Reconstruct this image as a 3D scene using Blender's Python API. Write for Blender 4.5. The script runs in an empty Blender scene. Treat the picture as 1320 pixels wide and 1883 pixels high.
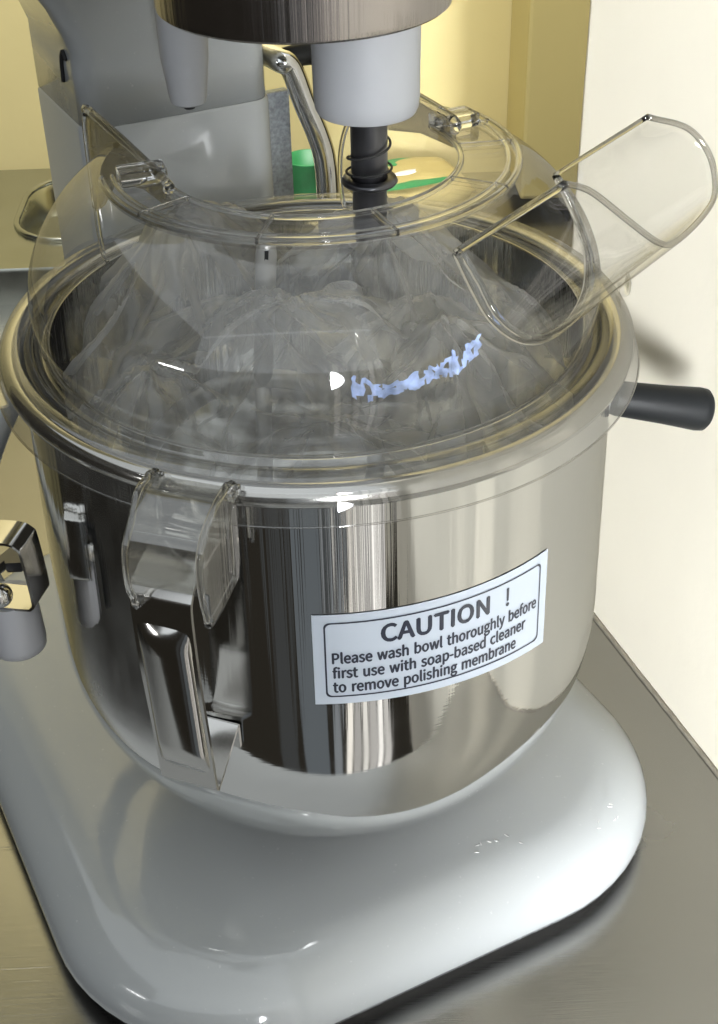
import bpy, bmesh, math, os, random
from mathutils import Vector, Matrix, noise

random.seed(7)
S = bpy.context.scene
COL = S.collection
R_ = math.radians
ZC = 0.285                      # height of the bowl's rim plane
ZK = -0.015                     # height of the counter top

# ------------------------------------------------------------------ camera
PITCH, YAW, ROLL = 0.6137945, 0.0304034, -0.0237949
cam_d = bpy.data.cameras.new('camera')
cam = bpy.data.objects.new('camera', cam_d)
COL.objects.link(cam)
fw = Vector((math.sin(YAW) * math.cos(PITCH), math.cos(YAW) * math.cos(PITCH), -math.sin(PITCH)))
rt = Vector((math.cos(YAW), -math.sin(YAW), 0))
up = rt.cross(fw)
r2 = rt * math.cos(ROLL) + up * math.sin(ROLL)
u2 = -rt * math.sin(ROLL) + up * math.cos(ROLL)
M = Matrix((r2, u2, -fw)).transposed().to_4x4()
M.translation = Vector((0, -0.5112668, 0.2585549 + ZC))
cam.matrix_world = M
cam_d.sensor_fit = 'HORIZONTAL'
cam_d.sensor_width = 36
cam_d.lens = 36 * 2499.9 / 1320
cam_d.clip_start = 0.01
cam_d.clip_end = 50
S.camera = cam

# ------------------------------------------------------------------ light
world = bpy.data.worlds.new('World')
S.world = world
world.use_nodes = True
world.node_tree.nodes['Background'].inputs[0].default_value = (0.9, 0.8, 0.62, 1)
world.node_tree.nodes['Background'].inputs[1].default_value = 0.018


def area(name, loc, target, sx, sy, power, col, spread=180):
    d = bpy.data.lights.new(name, 'AREA')
    d.shape = 'RECTANGLE'
    d.size, d.size_y, d.energy, d.color = sx, sy, power, col
    d.spread = R_(spread)
    o = bpy.data.objects.new(name, d)
    COL.objects.link(o)
    o.location = loc
    o.rotation_euler = (Vector(target) - Vector(loc)).to_track_quat('-Z', 'Y').to_euler()
    return o


FILL_COL = (0.90, 0.96, 1.0)
# daylight coming in low from behind the camera, along the side wall
area('window_light', (0.33, -1.45, 0.50), (0.33, 0.0, 0.28), 0.46, 1.1, 4.9, (0.95, 0.975, 1.0), 18)
for ty, pw, wd in ((-0.34, 0.6, 0.012), (-0.235, 2.2, 0.03), (-0.125, 0.6, 0.010)):  # unseen beams added to brighten bands of wall mirrored in the bowl
    area('wall_strip_fill', (-0.65, -0.95, 0.42), (0.2067 - (ty - 0.00125) * 0.306, ty, 0.10), wd, 0.5, pw, (1.0, 0.99, 0.97), 3)
area('overhead_fill', (-0.45, -0.35, 2.35), (-0.45, -0.35, 0), 4.1, 3.9, 33.0, FILL_COL)  # unseen panel added as overall fill from above
area('front_fill', (-0.45, -2.3, 1.65), (-0.45, 0.0, 1.35), 4.1, 1.4, 13.0, FILL_COL)  # unseen panel added to fill the front faces
area('back_wall_fill', (-0.1, 0.25, 1.5), (0.02, 0.92, 0.5), 1.2, 0.6, 7.0, (1.0, 0.96, 0.9), 70)  # added lamp, out of view, to brighten the back wall
# tall curtained window behind the camera, right: the streaks in the steel
for x_, w_, rad, c_ in ((-0.42, 0.16, 0.025, (0.75, 0.88, 1.0)), (-0.16, 0.22, 0.085, (0.75, 0.88, 1.0)), (0.03, 0.07, 0.16, (0.85, 0.93, 1.0)), (0.13, 0.05, 0.75, (1.0, 0.95, 0.86)), (0.205, 0.07, 0.30, (1.0, 0.97, 0.92)),
                        (0.285, 0.05, 0.62, (1.0, 0.97, 0.9)), (0.36, 0.07, 0.35, (1.0, 0.97, 0.92)), (0.43, 0.045, 0.9, (1.0, 0.97, 0.92)), (0.51, 0.07, 0.45, (1.0, 0.97, 0.92))):
    area('curtain_light', (x_, -1.30, -0.65), (x_ * 0.7, 0, -0.65), w_, 2.9, rad * math.pi * w_ * 2.9, c_)
# narrow bright window far to the left (streak in the dome)
area('slit_light', (-1.62, -1.16, 0.545), (-0.05, -0.1, 0.32), 0.36, 0.045, 0.9, (1, 1, 1))

vs = S.view_settings
vs.view_transform = 'Standard'
vs.look = 'None'
vs.exposure = 0.55
vs.gamma = 1
vs.use_curve_mapping = False
S.render.engine = 'CYCLES'
cy = S.cycles
cy.use_denoising = True
cy.max_bounces = 9
cy.transparent_max_bounces = 20
cy.glossy_bounces = 6
cy.transmission_bounces = 10
cy.diffuse_bounces = 4
cy.caustics_reflective = False
cy.caustics_refractive = False
cy.sample_clamp_indirect = 4


# ------------------------------------------------------------------ materials
def mat(name):
    m = bpy.data.materials.new(name)
    m.use_nodes = True
    nt = m.node_tree
    return m, nt, nt.nodes, nt.links, nt.nodes['Principled BSDF']


def plain(name, col, rough=0.5, metal=0.0, coat=0.0, noise_amt=0.0, nscale=30, bump=0.0, bscale=200, spec=0.5):
    m, nt, N, L, b = mat(name)
    b.inputs['Base Color'].default_value = (*col, 1)
    b.inputs['Roughness'].default_value = rough
    b.inputs['Metallic'].default_value = metal
    b.inputs['Coat Weight'].default_value = coat
    b.inputs['Coat Roughness'].default_value = 0.08
    b.inputs['Specular IOR Level'].default_value = spec
    tc = N.new('ShaderNodeTexCoord')
    if noise_amt:
        n = N.new('ShaderNodeTexNoise'); n.inputs['Scale'].default_value = nscale; n.inputs['Detail'].default_value = 5
        L.new(tc.outputs['Object'], n.inputs['Vector'])
        r = N.new('ShaderNodeMapRange')
        r.inputs[1].default_value = 0.3; r.inputs[2].default_value = 0.7
        r.inputs[3].default_value = 1 - noise_amt; r.inputs[4].default_value = 1 + noise_amt
        L.new(n.outputs['Fac'], r.inputs[0])
        mx = N.new('ShaderNodeMix'); mx.data_type = 'RGBA'; mx.blend_type = 'MULTIPLY'
        mx.inputs[0].default_value = 1; mx.inputs[6].default_value = (*col, 1)
        L.new(r.outputs[0], mx.inputs[7]); L.new(mx.outputs[2], b.inputs['Base Color'])
        r3 = N.new('ShaderNodeMapRange'); r3.inputs[3].default_value = max(0.02, rough - 0.08); r3.inputs[4].default_value = rough + 0.1
        L.new(n.outputs['Fac'], r3.inputs[0]); L.new(r3.outputs[0], b.inputs['Roughness'])
    if bump:
        n2 = N.new('ShaderNodeTexNoise'); n2.inputs['Scale'].default_value = bscale; n2.inputs['Detail'].default_value = 4
        L.new(tc.outputs['Object'], n2.inputs['Vector'])
        bp = N.new('ShaderNodeBump'); bp.inputs['Strength'].default_value = bump; bp.inputs['Distance'].default_value = 0.002
        L.new(n2.outputs['Fac'], bp.inputs['Height']); L.new(bp.outputs[0], b.inputs['Normal'])
    return m


def enamel(name, col):
    m, nt, N, L, b = mat(name)
    tc = N.new('ShaderNodeTexCoord')
    n = N.new('ShaderNodeTexNoise'); n.inputs['Scale'].default_value = 14; n.inputs['Detail'].default_value = 7; n.inputs['Roughness'].default_value = 0.65
    L.new(tc.outputs['Object'], n.inputs['Vector'])
    r = N.new('ShaderNodeMapRange'); r.inputs[1].default_value = 0.42; r.inputs[2].default_value = 0.7
    r.inputs[3].default_value = 0.07; r.inputs[4].default_value = 0.24
    L.new(n.outputs['Fac'], r.inputs[0]); L.new(r.outputs[0], b.inputs['Roughness'])
    v = N.new('ShaderNodeTexNoise'); v.inputs['Scale'].default_value = 420; v.inputs['Detail'].default_value = 2
    L.new(tc.outputs['Object'], v.inputs['Vector'])
    cr = N.new('ShaderNodeValToRGB')
    cr.color_ramp.elements[0].position = 0.70; cr.color_ramp.elements[0].color = (*col, 1)
    cr.color_ramp.elements[1].position = 0.78; cr.color_ramp.elements[1].color = (col[0] * 1.22, col[1] * 1.2, col[2] * 1.18, 1)
    L.new(v.outputs['Fac'], cr.inputs[0]); L.new(cr.outputs[0], b.inputs['Base Color'])
    o2 = N.new('ShaderNodeTexNoise'); o2.inputs['Scale'].default_value = 90; o2.inputs['Detail'].default_value = 2
    L.new(tc.outputs['Object'], o2.inputs['Vector'])
    bp = N.new('ShaderNodeBump'); bp.inputs['Strength'].default_value = 0.035; bp.inputs['Distance'].default_value = 0.002
    L.new(o2.outputs['Fac'], bp.inputs['Height']); L.new(bp.outputs[0], b.inputs['Normal'])
    b.inputs['Coat Weight'].default_value = 0.5
    b.inputs['Coat Roughness'].default_value = 0.05
    return m


def steel_round(name, col, rough, aniso, streak, sscale=6.0):
    """turned steel: reflection drawn out along the axis, faint vertical polishing streaks"""
    m, nt, N, L, b = mat(name)
    b.inputs['Base Color'].default_value = (*col, 1)
    b.inputs['Metallic'].default_value = 1
    b.inputs['Roughness'].default_value = rough
    b.inputs['Anisotropic'].default_value = aniso
    tg = N.new('ShaderNodeTangent'); tg.direction_type = 'RADIAL'; tg.axis = 'Z'
    L.new(tg.outputs[0], b.inputs['Tangent'])
    tc = N.new('ShaderNodeTexCoord')
    sp = N.new('ShaderNodeSeparateXYZ'); L.new(tc.outputs['Object'], sp.inputs[0])
    mp = N.new('ShaderNodeCombineXYZ'); L.new(sp.outputs[0], mp.inputs[0]); L.new(sp.outputs[1], mp.inputs[1])
    nrm = N.new('ShaderNodeVectorMath'); nrm.operation = 'NORMALIZE'; L.new(mp.outputs[0], nrm.inputs[0])
    sc_ = N.new('ShaderNodeVectorMath'); sc_.operation = 'SCALE'; sc_.inputs['Scale'].default_value = 0.125
    L.new(nrm.outputs[0], sc_.inputs[0])
    zm = N.new('ShaderNodeMapRange'); zm.inputs[1].default_value = 0.15; zm.inputs[2].default_value = 0.25
    zm.inputs[3].default_value = 0.0; zm.inputs[4].default_value = streak
    L.new(sp.outputs[2], zm.inputs[0])
    n = N.new('ShaderNodeTexNoise'); n.inputs['Scale'].default_value = sscale * 10; n.inputs['Detail'].default_value = 7; n.inputs['Roughness'].default_value = 0.52
    L.new(sc_.outputs[0], n.inputs['Vector'])
    n2 = N.new('ShaderNodeTexNoise'); n2.inputs['Scale'].default_value = 900; n2.inputs['Detail'].default_value = 2
    mp2 = N.new('ShaderNodeMapping'); mp2.inputs['Scale'].default_value = (0.03, 0.03, 1)
    L.new(tc.outputs['Object'], mp2.inputs[0]); L.new(mp2.outputs[0], n2.inputs['Vector'])
    b1 = N.new('ShaderNodeBump'); L.new(zm.outputs[0], b1.inputs['Strength']); b1.inputs['Distance'].default_value = 0.004
    L.new(n.outputs['Fac'], b1.inputs['Height'])
    b2 = N.new('ShaderNodeBump'); b2.inputs['Strength'].default_value = 0.02; b2.inputs['Distance'].default_value = 0.0005
    L.new(n2.outputs['Fac'], b2.inputs['Height']); L.new(b1.outputs[0], b2.inputs['Normal'])
    L.new(b2.outputs[0], b.inputs['Normal'])
    n4 = N.new('ShaderNodeTexNoise'); n4.inputs['Scale'].default_value = 38; n4.inputs['Detail'].default_value = 6
    L.new(tc.outputs['Object'], n4.inputs['Vector'])
    r4 = N.new('ShaderNodeMapRange'); r4.inputs[1].default_value = 0.45; r4.inputs[2].default_value = 0.75
    r4.inputs[3].default_value = rough; r4.inputs[4].default_value = rough + 0.04
    L.new(n4.outputs['Fac'], r4.inputs[0]); L.new(r4.outputs[0], b.inputs['Roughness'])
    return m


def clear(name, tint, edge_tint, refl=0.06, rim=0.75, power=4.0, rough=0.03, haze=0.0, bump=0.0, bscale=60):
    """thin clear sheet: straight-through light, Fresnel-like gloss, denser towards grazing"""
    m, nt, N, L, b = mat(name)
    N.remove(b)
    out = N['Material Output']
    lw = N.new('ShaderNodeLayerWeight'); lw.inputs['Blend'].default_value = 0.5
    pw = N.new('ShaderNodeMath'); pw.operation = 'POWER'; pw.inputs[1].default_value = power
    L.new(lw.outputs['Facing'], pw.inputs[0])
    ml = N.new('ShaderNodeMath'); ml.operation = 'MULTIPLY_ADD'; ml.inputs[1].default_value = rim; ml.inputs[2].default_value = refl
    L.new(pw.outputs[0], ml.inputs[0])
    mc = N.new('ShaderNodeMix'); mc.data_type = 'RGBA'
    mc.inputs[6].default_value = (*tint, 1); mc.inputs[7].default_value = (*edge_tint, 1)
    L.new(pw.outputs[0], mc.inputs[0])
    t = N.new('ShaderNodeBsdfTransparent'); L.new(mc.outputs[2], t.inputs[0])
    g = N.new('ShaderNodeBsdfGlossy'); g.inputs['Roughness'].default_value = rough
    g.inputs['Color'].default_value = (0.95, 0.95, 0.95, 1)
    mx = N.new('ShaderNodeMixShader')
    L.new(ml.outputs[0], mx.inputs[0]); L.new(t.outputs[0], mx.inputs[1]); L.new(g.outputs[0], mx.inputs[2])
    last = mx
    if haze:
        d = N.new('ShaderNodeBsdfDiffuse'); d.inputs[0].default_value = (0.92, 0.92, 0.91, 1)
        tr = N.new('ShaderNodeBsdfTranslucent'); tr.inputs[0].default_value = (0.92, 0.92, 0.91, 1)
        m2 = N.new('ShaderNodeMixShader'); L.new(d.outputs[0], m2.inputs[1]); L.new(tr.outputs[0], m2.inputs[2])
        m3 = N.new('ShaderNodeMixShader')
        hz = N.new('ShaderNodeMath'); hz.operation = 'MULTIPLY_ADD'; hz.inputs[1].default_value = haze * 1.5; hz.inputs[2].default_value = haze * 0.6
        L.new(lw.outputs['Facing'], hz.inputs[0]); L.new(hz.outputs[0], m3.inputs[0])
        L.new(mx.outputs[0], m3.inputs[1]); L.new(m2.outputs[0], m3.inputs[2])
        last = m3
    if bump:
        tc = N.new('ShaderNodeTexCoord')
        n = N.new('ShaderNodeTexNoise'); n.inputs['Scale'].default_value = bscale; n.inputs['Detail'].default_value = 3
        L.new(tc.outputs['Object'], n.inputs['Vector'])
        bp = N.new('ShaderNodeBump'); bp.inputs['Strength'].default_value = bump; bp.inputs['Distance'].default_value = 0.002
        L.new(n.outputs['Fac'], bp.inputs['Height']); L.new(bp.outputs[0], g.inputs['Normal'])
    L.new(last.outputs[0], out.inputs[0])
    return m


def glass(name, col=(0.985, 0.985, 0.98), ior=1.42, rough=0.02):
    m, nt, N, L, b = mat(name)
    b.inputs['Base Color'].default_value = (*col, 1)
    b.inputs['Transmission Weight'].default_value = 1
    b.inputs['IOR'].default_value = ior
    b.inputs['Roughness'].default_value = rough
    return m


def counter_mat():
    m, nt, N, L, b = mat('brushed_counter_steel')
    b.inputs['Metallic'].default_value = 1
    tc = N.new('ShaderNodeTexCoord')
    n = N.new('ShaderNodeTexNoise'); n.inputs['Scale'].default_value = 9; n.inputs['Detail'].default_value = 6
    L.new(tc.outputs['Object'], n.inputs['Vector'])
    r = N.new('ShaderNodeMapRange'); r.inputs[1].default_value = 0.3; r.inputs[2].default_value = 0.7
    r.inputs[3].default_value = 0.15; r.inputs[4].default_value = 0.29
    L.new(n.outputs['Fac'], r.inputs[0]); L.new(r.outputs[0], b.inputs['Roughness'])
    cr = N.new('ShaderNodeValToRGB')
    cr.color_ramp.elements[0].color = (0.33, 0.325, 0.31, 1); cr.color_ramp.elements[1].color = (0.41, 0.405, 0.385, 1)
    L.new(n.outputs['Fac'], cr.inputs[0]); L.new(cr.outputs[0], b.inputs['Base Color'])
    mp = N.new('ShaderNodeMapping'); mp.inputs['Scale'].default_value = (1, 60, 1); mp.inputs['Rotation'].default_value = (0, 0, R_(25))
    n2 = N.new('ShaderNodeTexNoise'); n2.inputs['Scale'].default_value = 30; n2.inputs['Detail'].default_value = 3
    L.new(tc.outputs['Object'], mp.inputs[0]); L.new(mp.outputs[0], n2.inputs['Vector'])
    bp = N.new('ShaderNodeBump'); bp.inputs['Strength'].default_value = 0.11; bp.inputs['Distance'].default_value = 0.0006
    L.new(n2.outputs['Fac'], bp.inputs['Height'])
    mp3 = N.new('ShaderNodeMapping'); mp3.inputs['Scale'].default_value = (0.5, 22, 1); mp3.inputs['Rotation'].default_value = (0, 0, R_(-38))
    n3 = N.new('ShaderNodeTexNoise'); n3.inputs['Scale'].default_value = 22; n3.inputs['Detail'].default_value = 1
    L.new(tc.outputs['Object'], mp3.inputs[0]); L.new(mp3.outputs[0], n3.inputs['Vector'])
    r3 = N.new('ShaderNodeMapRange'); r3.inputs[1].default_value = 0.70; r3.inputs[2].default_value = 0.76
    L.new(n3.outputs['Fac'], r3.inputs[0])
    b3 = N.new('ShaderNodeBump'); b3.inputs['Strength'].default_value = 0.15; b3.inputs['Distance'].default_value = 0.0006
    L.new(r3.outputs[0], b3.inputs['Height']); L.new(bp.outputs[0], b3.inputs['Normal'])
    L.new(b3.outputs[0], b.inputs['Normal'])
    return m


MT = {}
MT['white'] = enamel('glossy_pale_enamel', (0.44, 0.46, 0.47))
MT['white_matt'] = plain('pale_grey_plastic', (0.40, 0.41, 0.43), 0.42, noise_amt=0.02, nscale=80)
MT['white_post'] = plain('white_plastic', (0.62, 0.63, 0.68), 0.3, noise_amt=0.01)
MT['bowl'] = steel_round('polished_bowl_steel', (0.82, 0.82, 0.81), 0.045, 0.2, 0.32, 3.2)
MT['ring'] = steel_round('brushed_head_steel', (0.42, 0.39, 0.38), 0.2, 0.7, 0.25)
MT['steel'] = plain('plain_polished_steel', (0.6, 0.59, 0.57), 0.12, metal=1, noise_amt=0.03)
MT['chrome'] = plain('chrome', (0.85, 0.85, 0.85), 0.09, metal=1)
MT['galv'] = plain('galvanised_plate', (0.33, 0.36, 0.40), 0.45, metal=0.6, noise_amt=0.35, nscale=500)
MT['dark_steel'] = plain('dark_turned_steel', (0.10, 0.10, 0.11), 0.28, metal=0.9)
MT['black'] = plain('black_plastic', (0.005, 0.006, 0.007), 0.45, noise_amt=0.05, bump=0.03, bscale=600, spec=0.2)
MT['rubber'] = plain('black_rubber', (0.015, 0.015, 0.016), 0.7)
MT['clear'] = clear('clear_polycarbonate', (0.975, 0.975, 0.97), (0.55, 0.54, 0.53), 0.075, 0.5, 3.5, haze=0.015)
MT['clear_thick'] = clear('clear_polycarbonate_edge', (0.86, 0.85, 0.83), (0.25, 0.23, 0.22), 0.12, 0.65, 2.0)
MT['clear_fin'] = clear('clear_polycarbonate_fin', (0.90, 0.90, 0.88), (0.4, 0.38, 0.36), 0.10, 0.6, 3.0, haze=0.05)
MT['clear_chute'] = clear('clear_polycarbonate_chute', (0.99, 0.99, 0.985), (0.7, 0.69, 0.67), 0.06, 0.45, 3.0)
MT['clear_skirt'] = clear('clear_polycarbonate_rim', (0.95, 0.95, 0.94), (0.55, 0.54, 0.52), 0.12, 0.5, 3.0, haze=0.02)
MT['glass'] = glass('solid_clear_plastic')
MT['film'] = clear('wrinkled_bag_film', (0.94, 0.94, 0.93), (0.7, 0.7, 0.68), 0.05, 0.5, 3.0, rough=0.09, haze=0.21, bump=0.5, bscale=55)
MT['blue'] = plain('pale_blue', (0.34, 0.44, 0.72), 0.45, noise_amt=0.5, nscale=160)
MT['paper'] = plain('sticker_paper', (0.43, 0.475, 0.54), 0.3, coat=0.3, noise_amt=0.01)
MT['ink'] = plain('sticker_ink', (0.012, 0.016, 0.03), 0.35)
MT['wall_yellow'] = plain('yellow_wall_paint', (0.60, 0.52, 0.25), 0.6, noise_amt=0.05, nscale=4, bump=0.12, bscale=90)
MT['wall_yellow_shaded'] = plain('shaded_yellow_paint', (0.50, 0.42, 0.17), 0.6, noise_amt=0.05, nscale=4, bump=0.12, bscale=90)  # yellow wall paint with the pilaster's shade put into the colour
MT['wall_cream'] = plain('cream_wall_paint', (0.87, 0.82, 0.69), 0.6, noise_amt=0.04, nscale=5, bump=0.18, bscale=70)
MT['counter'] = counter_mat()
MT['green'] = plain('green_print_foil', (0.025, 0.22, 0.07), 0.4, noise_amt=0.15, nscale=60)
MT['yellow_foil'] = plain('yellow_print_foil', (0.42, 0.34, 0.13), 0.4)
MT['label_white'] = plain('white_print', (0.8, 0.8, 0.78), 0.4)
MT['tray'] = plain('tray_steel', (0.42, 0.43, 0.38), 0.22, metal=1, noise_amt=0.04)
MT['alu'] = plain('cast_aluminium', (0.66, 0.66, 0.65), 0.35, metal=0.6)
MT['sealant'] = plain('grey_sealant', (0.22, 0.20, 0.16), 0.6, noise_amt=0.2, nscale=120)
MT['fleck'] = plain('pale_paper_fleck', (0.85, 0.85, 0.84), 0.5)


# ------------------------------------------------------------------ mesh helpers
def V(x, y, z=0.0):
    return Vector((x, y, z))


def link(name, me, m, parent=None, smooth=True):
    o = bpy.data.objects.new(name, me)
    COL.objects.link(o)
    if m:
        me.materials.append(MT[m])
    if smooth:
        for p in me.polygons:
            p.use_smooth = True
    if parent:
        o.parent = parent
    return o


def from_bm(name, bm, m, parent=None, smooth=True, autosmooth=None):
    bmesh.ops.recalc_face_normals(bm, faces=bm.faces)
    if autosmooth:
        a = R_(autosmooth)
        for e in bm.edges:
            if len(e.link_faces) == 2 and e.calc_face_angle(0) > a:
                e.smooth = False
    me = bpy.data.meshes.new(name)
    bm.to_mesh(me)
    bm.free()
    return link(name, me, m, parent, smooth)


def thing(name, label, cat, loc=(0, 0, 0), group=None):
    o = bpy.data.objects.new(name, None)
    COL.objects.link(o)
    o.empty_display_size = 0.02
    o['label'] = label
    o['category'] = cat
    if group:
        o['group'] = group
    return o


def tag(o, label, cat, group=None):
    o['label'] = label
    o['category'] = cat
    if group:
        o['group'] = group
    return o


def lathe(bm, prof, segs=128, c=(0, 0, 0), a0=0.0, a1=2 * math.pi, axis=None, keep=None):
    """revolve (r, z) points; axis: optional 3x3 frame for a tilted axis"""
    full = abs(a1 - a0 - 2 * math.pi) < 1e-6
    n = segs if full else segs + 1
    c = Vector(c)
    rows = []
    for r, z in prof:
        row = []
        for i in range(n):
            a = a0 + (a1 - a0) * i / segs
            p = Vector((r * math.cos(a), r * math.sin(a), z))
            if axis is not None:
                p = axis @ p
            row.append(bm.verts.new(c + p))
        rows.append(row)
    for j in range(len(rows) - 1):
        for i in range(segs):
            k = (i + 1) % n
            q = (rows[j][i], rows[j][k], rows[j + 1][k], rows[j + 1][i])
            if keep and not keep(sum((v.co for v in q), Vector()) / 4):
                continue
            try:
                bm.faces.new(q)
            except ValueError:
                pass
    return rows


def frame_z(d):
    d = Vector(d).normalized()
    h = Vector((0, 0, 1)) if abs(d.z) < 0.95 else Vector((1, 0, 0))
    x = h.cross(d).normalized()
    y = d.cross(x)
    return Matrix((x, y, d)).transposed()


def rod(bm, p0, p1, prof, segs=32):
    """prof: list of (t, r) along p0 -> p1, closed by its own r = 0 ends"""
    p0, p1 = Vector(p0), Vector(p1)
    L = (p1 - p0).length
    lathe(bm, [(max(r, 1e-5), t * L) for t, r in prof], segs, p0, axis=frame_z(p1 - p0))
    bmesh.ops.remove_doubles(bm, verts=bm.verts, dist=2e-5)


def smooth_path(pts, sub=8, closed=False):
    """Catmull-Rom through points"""
    pts = [Vector(p) for p in pts]
    n = len(pts)
    out = []
    rng = range(n) if closed else range(n - 1)
    for i in rng:
        p1, p2 = pts[i], pts[(i + 1) % n]
        p0 = pts[(i - 1) % n] if (closed or i > 0) else p1 * 2 - p2
        p3 = pts[(i + 2) % n] if (closed or i + 2 < n) else p2 * 2 - p1
        for k in range(sub):
            t = k / sub
            out.append(0.5 * ((2 * p1) + (p2 - p0) * t + (2 * p0 - 5 * p1 + 4 * p2 - p3) * t * t + (3 * p1 - p0 - 3 * p2 + p3) * t ** 3))
    if not closed:
        out.append(pts[-1])
    return out


def tube(bm, path, r, segs=10, closed=False, squash=1.0):
    path = [Vector(p) for p in path]
    n = len(path)
    rows = []
    prev = None
    for i, p in enumerate(path):
        if closed:
            d = (path[(i + 1) % n] - path[i - 1]).normalized()
        else:
            d = (path[min(i + 1, n - 1)] - path[max(i - 1, 0)]).normalized()
        if prev is None:
            h = Vector((0, 0, 1)) if abs(d.z) < 0.9 else Vector((1, 0, 0))
            x = h.cross(d).normalized()
        else:
            x = (prev - d * prev.dot(d)).normalized()
        prev = x
        y = d.cross(x)
        rr = r(i / (n - 1)) if callable(r) else r
        rows.append([bm.verts.new(p + x * rr * math.cos(2 * math.pi * k / segs) + y * rr * squash * math.sin(2 * math.pi * k / segs)) for k in range(segs)])
    for i in range(n if closed else n - 1):
        a, b = rows[i], rows[(i + 1) % n]
        for k in range(segs):
            bm.faces.new((a[k], a[(k + 1) % segs], b[(k + 1) % segs], b[k]))
    if not closed:
        bm.faces.new(rows[0]); bm.faces.new(rows[-1])


def box(bm, o, ex, ey, ez, bevel=0.0, bseg=2):
    """box centred at o with half-extent vectors"""
    o, ex, ey, ez = map(Vector, (o, ex, ey, ez))
    vs_ = [bm.verts.new(o + ex * a + ey * b + ez * c) for a in (-1, 1) for b in (-1, 1) for c in (-1, 1)]
    F = [(0, 1, 3, 2), (4, 6, 7, 5), (0, 4, 5, 1), (2, 3, 7, 6), (0, 2, 6, 4), (1, 5, 7, 3)]
    fs = [bm.faces.new([vs_[i] for i in f]) for f in F]
    if bevel:
        es = list({e for f in fs for e in f.edges})
        bmesh.ops.bevel(bm, geom=es, offset=bevel, segments=bseg, affect='EDGES', profile=0.6)


def plate(bm, pts, nvec, th, bevel=0.0):
    """polygon given by 3D points, extruded by th along nvec (centred)"""
    nvec = Vector(nvec).normalized()
    a = [bm.verts.new(Vector(p) - nvec * th / 2) for p in pts]
    b = [bm.verts.new(Vector(p) + nvec * th / 2) for p in pts]
    fs = [bm.faces.new(a), bm.faces.new(list(reversed(b)))]
    n = len(pts)
    for i in range(n):
        fs.append(bm.faces.new((a[i], a[(i + 1) % n], b[(i + 1) % n], b[i])))
    if bevel:
        es = list({e for f in fs[:2] for e in f.edges})
        bmesh.ops.bevel(bm, geom=es, offset=bevel, segments=2, affect='EDGES')


def strip(bm, path, width_vec, th):
    """bent metal strap: path swept across width_vec, with thickness th"""
    path = [Vector(p) for p in path]
    w = Vector(width_vec)
    n = len(path)
    rows = []
    for i, p in enumerate(path):
        d = (path[min(i + 1, n - 1)] - path[max(i - 1, 0)]).normalized()
        nn = d.cross(w).normalized() * th / 2
        rows.append([bm.verts.new(p - w + nn), bm.verts.new(p + w + nn), bm.verts.new(p + w - nn), bm.verts.new(p - w - nn)])
    for i in range(n - 1):
        for k in range(4):
            bm.faces.new((rows[i][k], rows[i][(k + 1) % 4], rows[i + 1][(k + 1) % 4], rows[i + 1][k]))
    bm.faces.new(rows[0]); bm.faces.new(rows[-1])


# ================================================================== setting
WD = V(-0.29262, 0.95623)            # right wall runs along this
WN = V(-0.95623, -0.29262)           # and faces this way
WCORNER = V(0.1492, 0.2225)

# counter: sheet with a dropped front edge
bm = bmesh.new()
def ctr(pts, z0, z1):
    a = [bm.verts.new((x, y, z1)) for x, y in pts]; b = [bm.verts.new((x, y, z0)) for x, y in pts]
    bm.faces.new(a); bm.faces.new(list(reversed(b)))
    for i in range(len(pts)):
        bm.faces.new((a[i], b[i], b[(i + 1) % len(pts)], a[(i + 1) % len(pts)]))
wa = WCORNER - WD * 0.52
ctr([(-1.0, -0.26), (wa.x, -0.26), (WCORNER.x, WCORNER.y), (0.75, 0.2), (0.75, 0.92), (-1.0, 0.92)], ZK - 0.035, ZK)
counter = from_bm('counter', bm, 'counter', smooth=False)
counter['kind'] = 'structure'

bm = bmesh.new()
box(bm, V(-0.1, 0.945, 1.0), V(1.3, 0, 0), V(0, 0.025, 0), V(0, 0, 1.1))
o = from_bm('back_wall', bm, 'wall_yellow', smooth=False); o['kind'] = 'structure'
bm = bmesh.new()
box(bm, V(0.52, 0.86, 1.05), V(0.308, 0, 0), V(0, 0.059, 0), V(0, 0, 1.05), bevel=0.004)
o = from_bm('wall_pilaster', bm, 'wall_yellow_shaded', smooth=False); o['kind'] = 'structure'
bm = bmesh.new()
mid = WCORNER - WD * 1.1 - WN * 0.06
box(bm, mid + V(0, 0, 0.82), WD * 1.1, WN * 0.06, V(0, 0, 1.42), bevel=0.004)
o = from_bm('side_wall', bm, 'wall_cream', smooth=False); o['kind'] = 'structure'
# sealant bead where the counter meets the side wall
bm = bmesh.new()
tube(bm, [WCORNER - WD * (0.01 * k) + WN * (0.0012 + 0.0004 * noise.noise(Vector((k * 0.9, 0, 0)))) + V(0, 0, ZK + 0.0006) for k in range(1, 48)], 0.0016, 8)
from_bm('sealant_bead', bm, 'sealant', counter)

# ================================================================== mixer
LAT = V(0.908, 0.418)                # to the machine's right-hand side (as seen)
FWD = V(0.418, -0.908)
def MX(lat, fwd, z):
    return LAT * lat + FWD * fwd + V(0, 0, z)

mixer = thing('stand_mixer', 'white enamelled planetary stand mixer with steel head ring on the counter', 'mixer')


def rrect(x0, x1, y0, y1, r, n=14):
    pts = []
    for cx, cy_, a0 in ((x1 - r, y1 - r, 0), (x0 + r, y1 - r, 90), (x0 + r, y0 + r, 180), (x1 - r, y0 + r, 270)):
        for i in range(n + 1):
            a = R_(a0 + 90 * i / n)
            pts.append((cx + r * math.cos(a), cy_ + r * math.sin(a)))
    return pts


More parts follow.
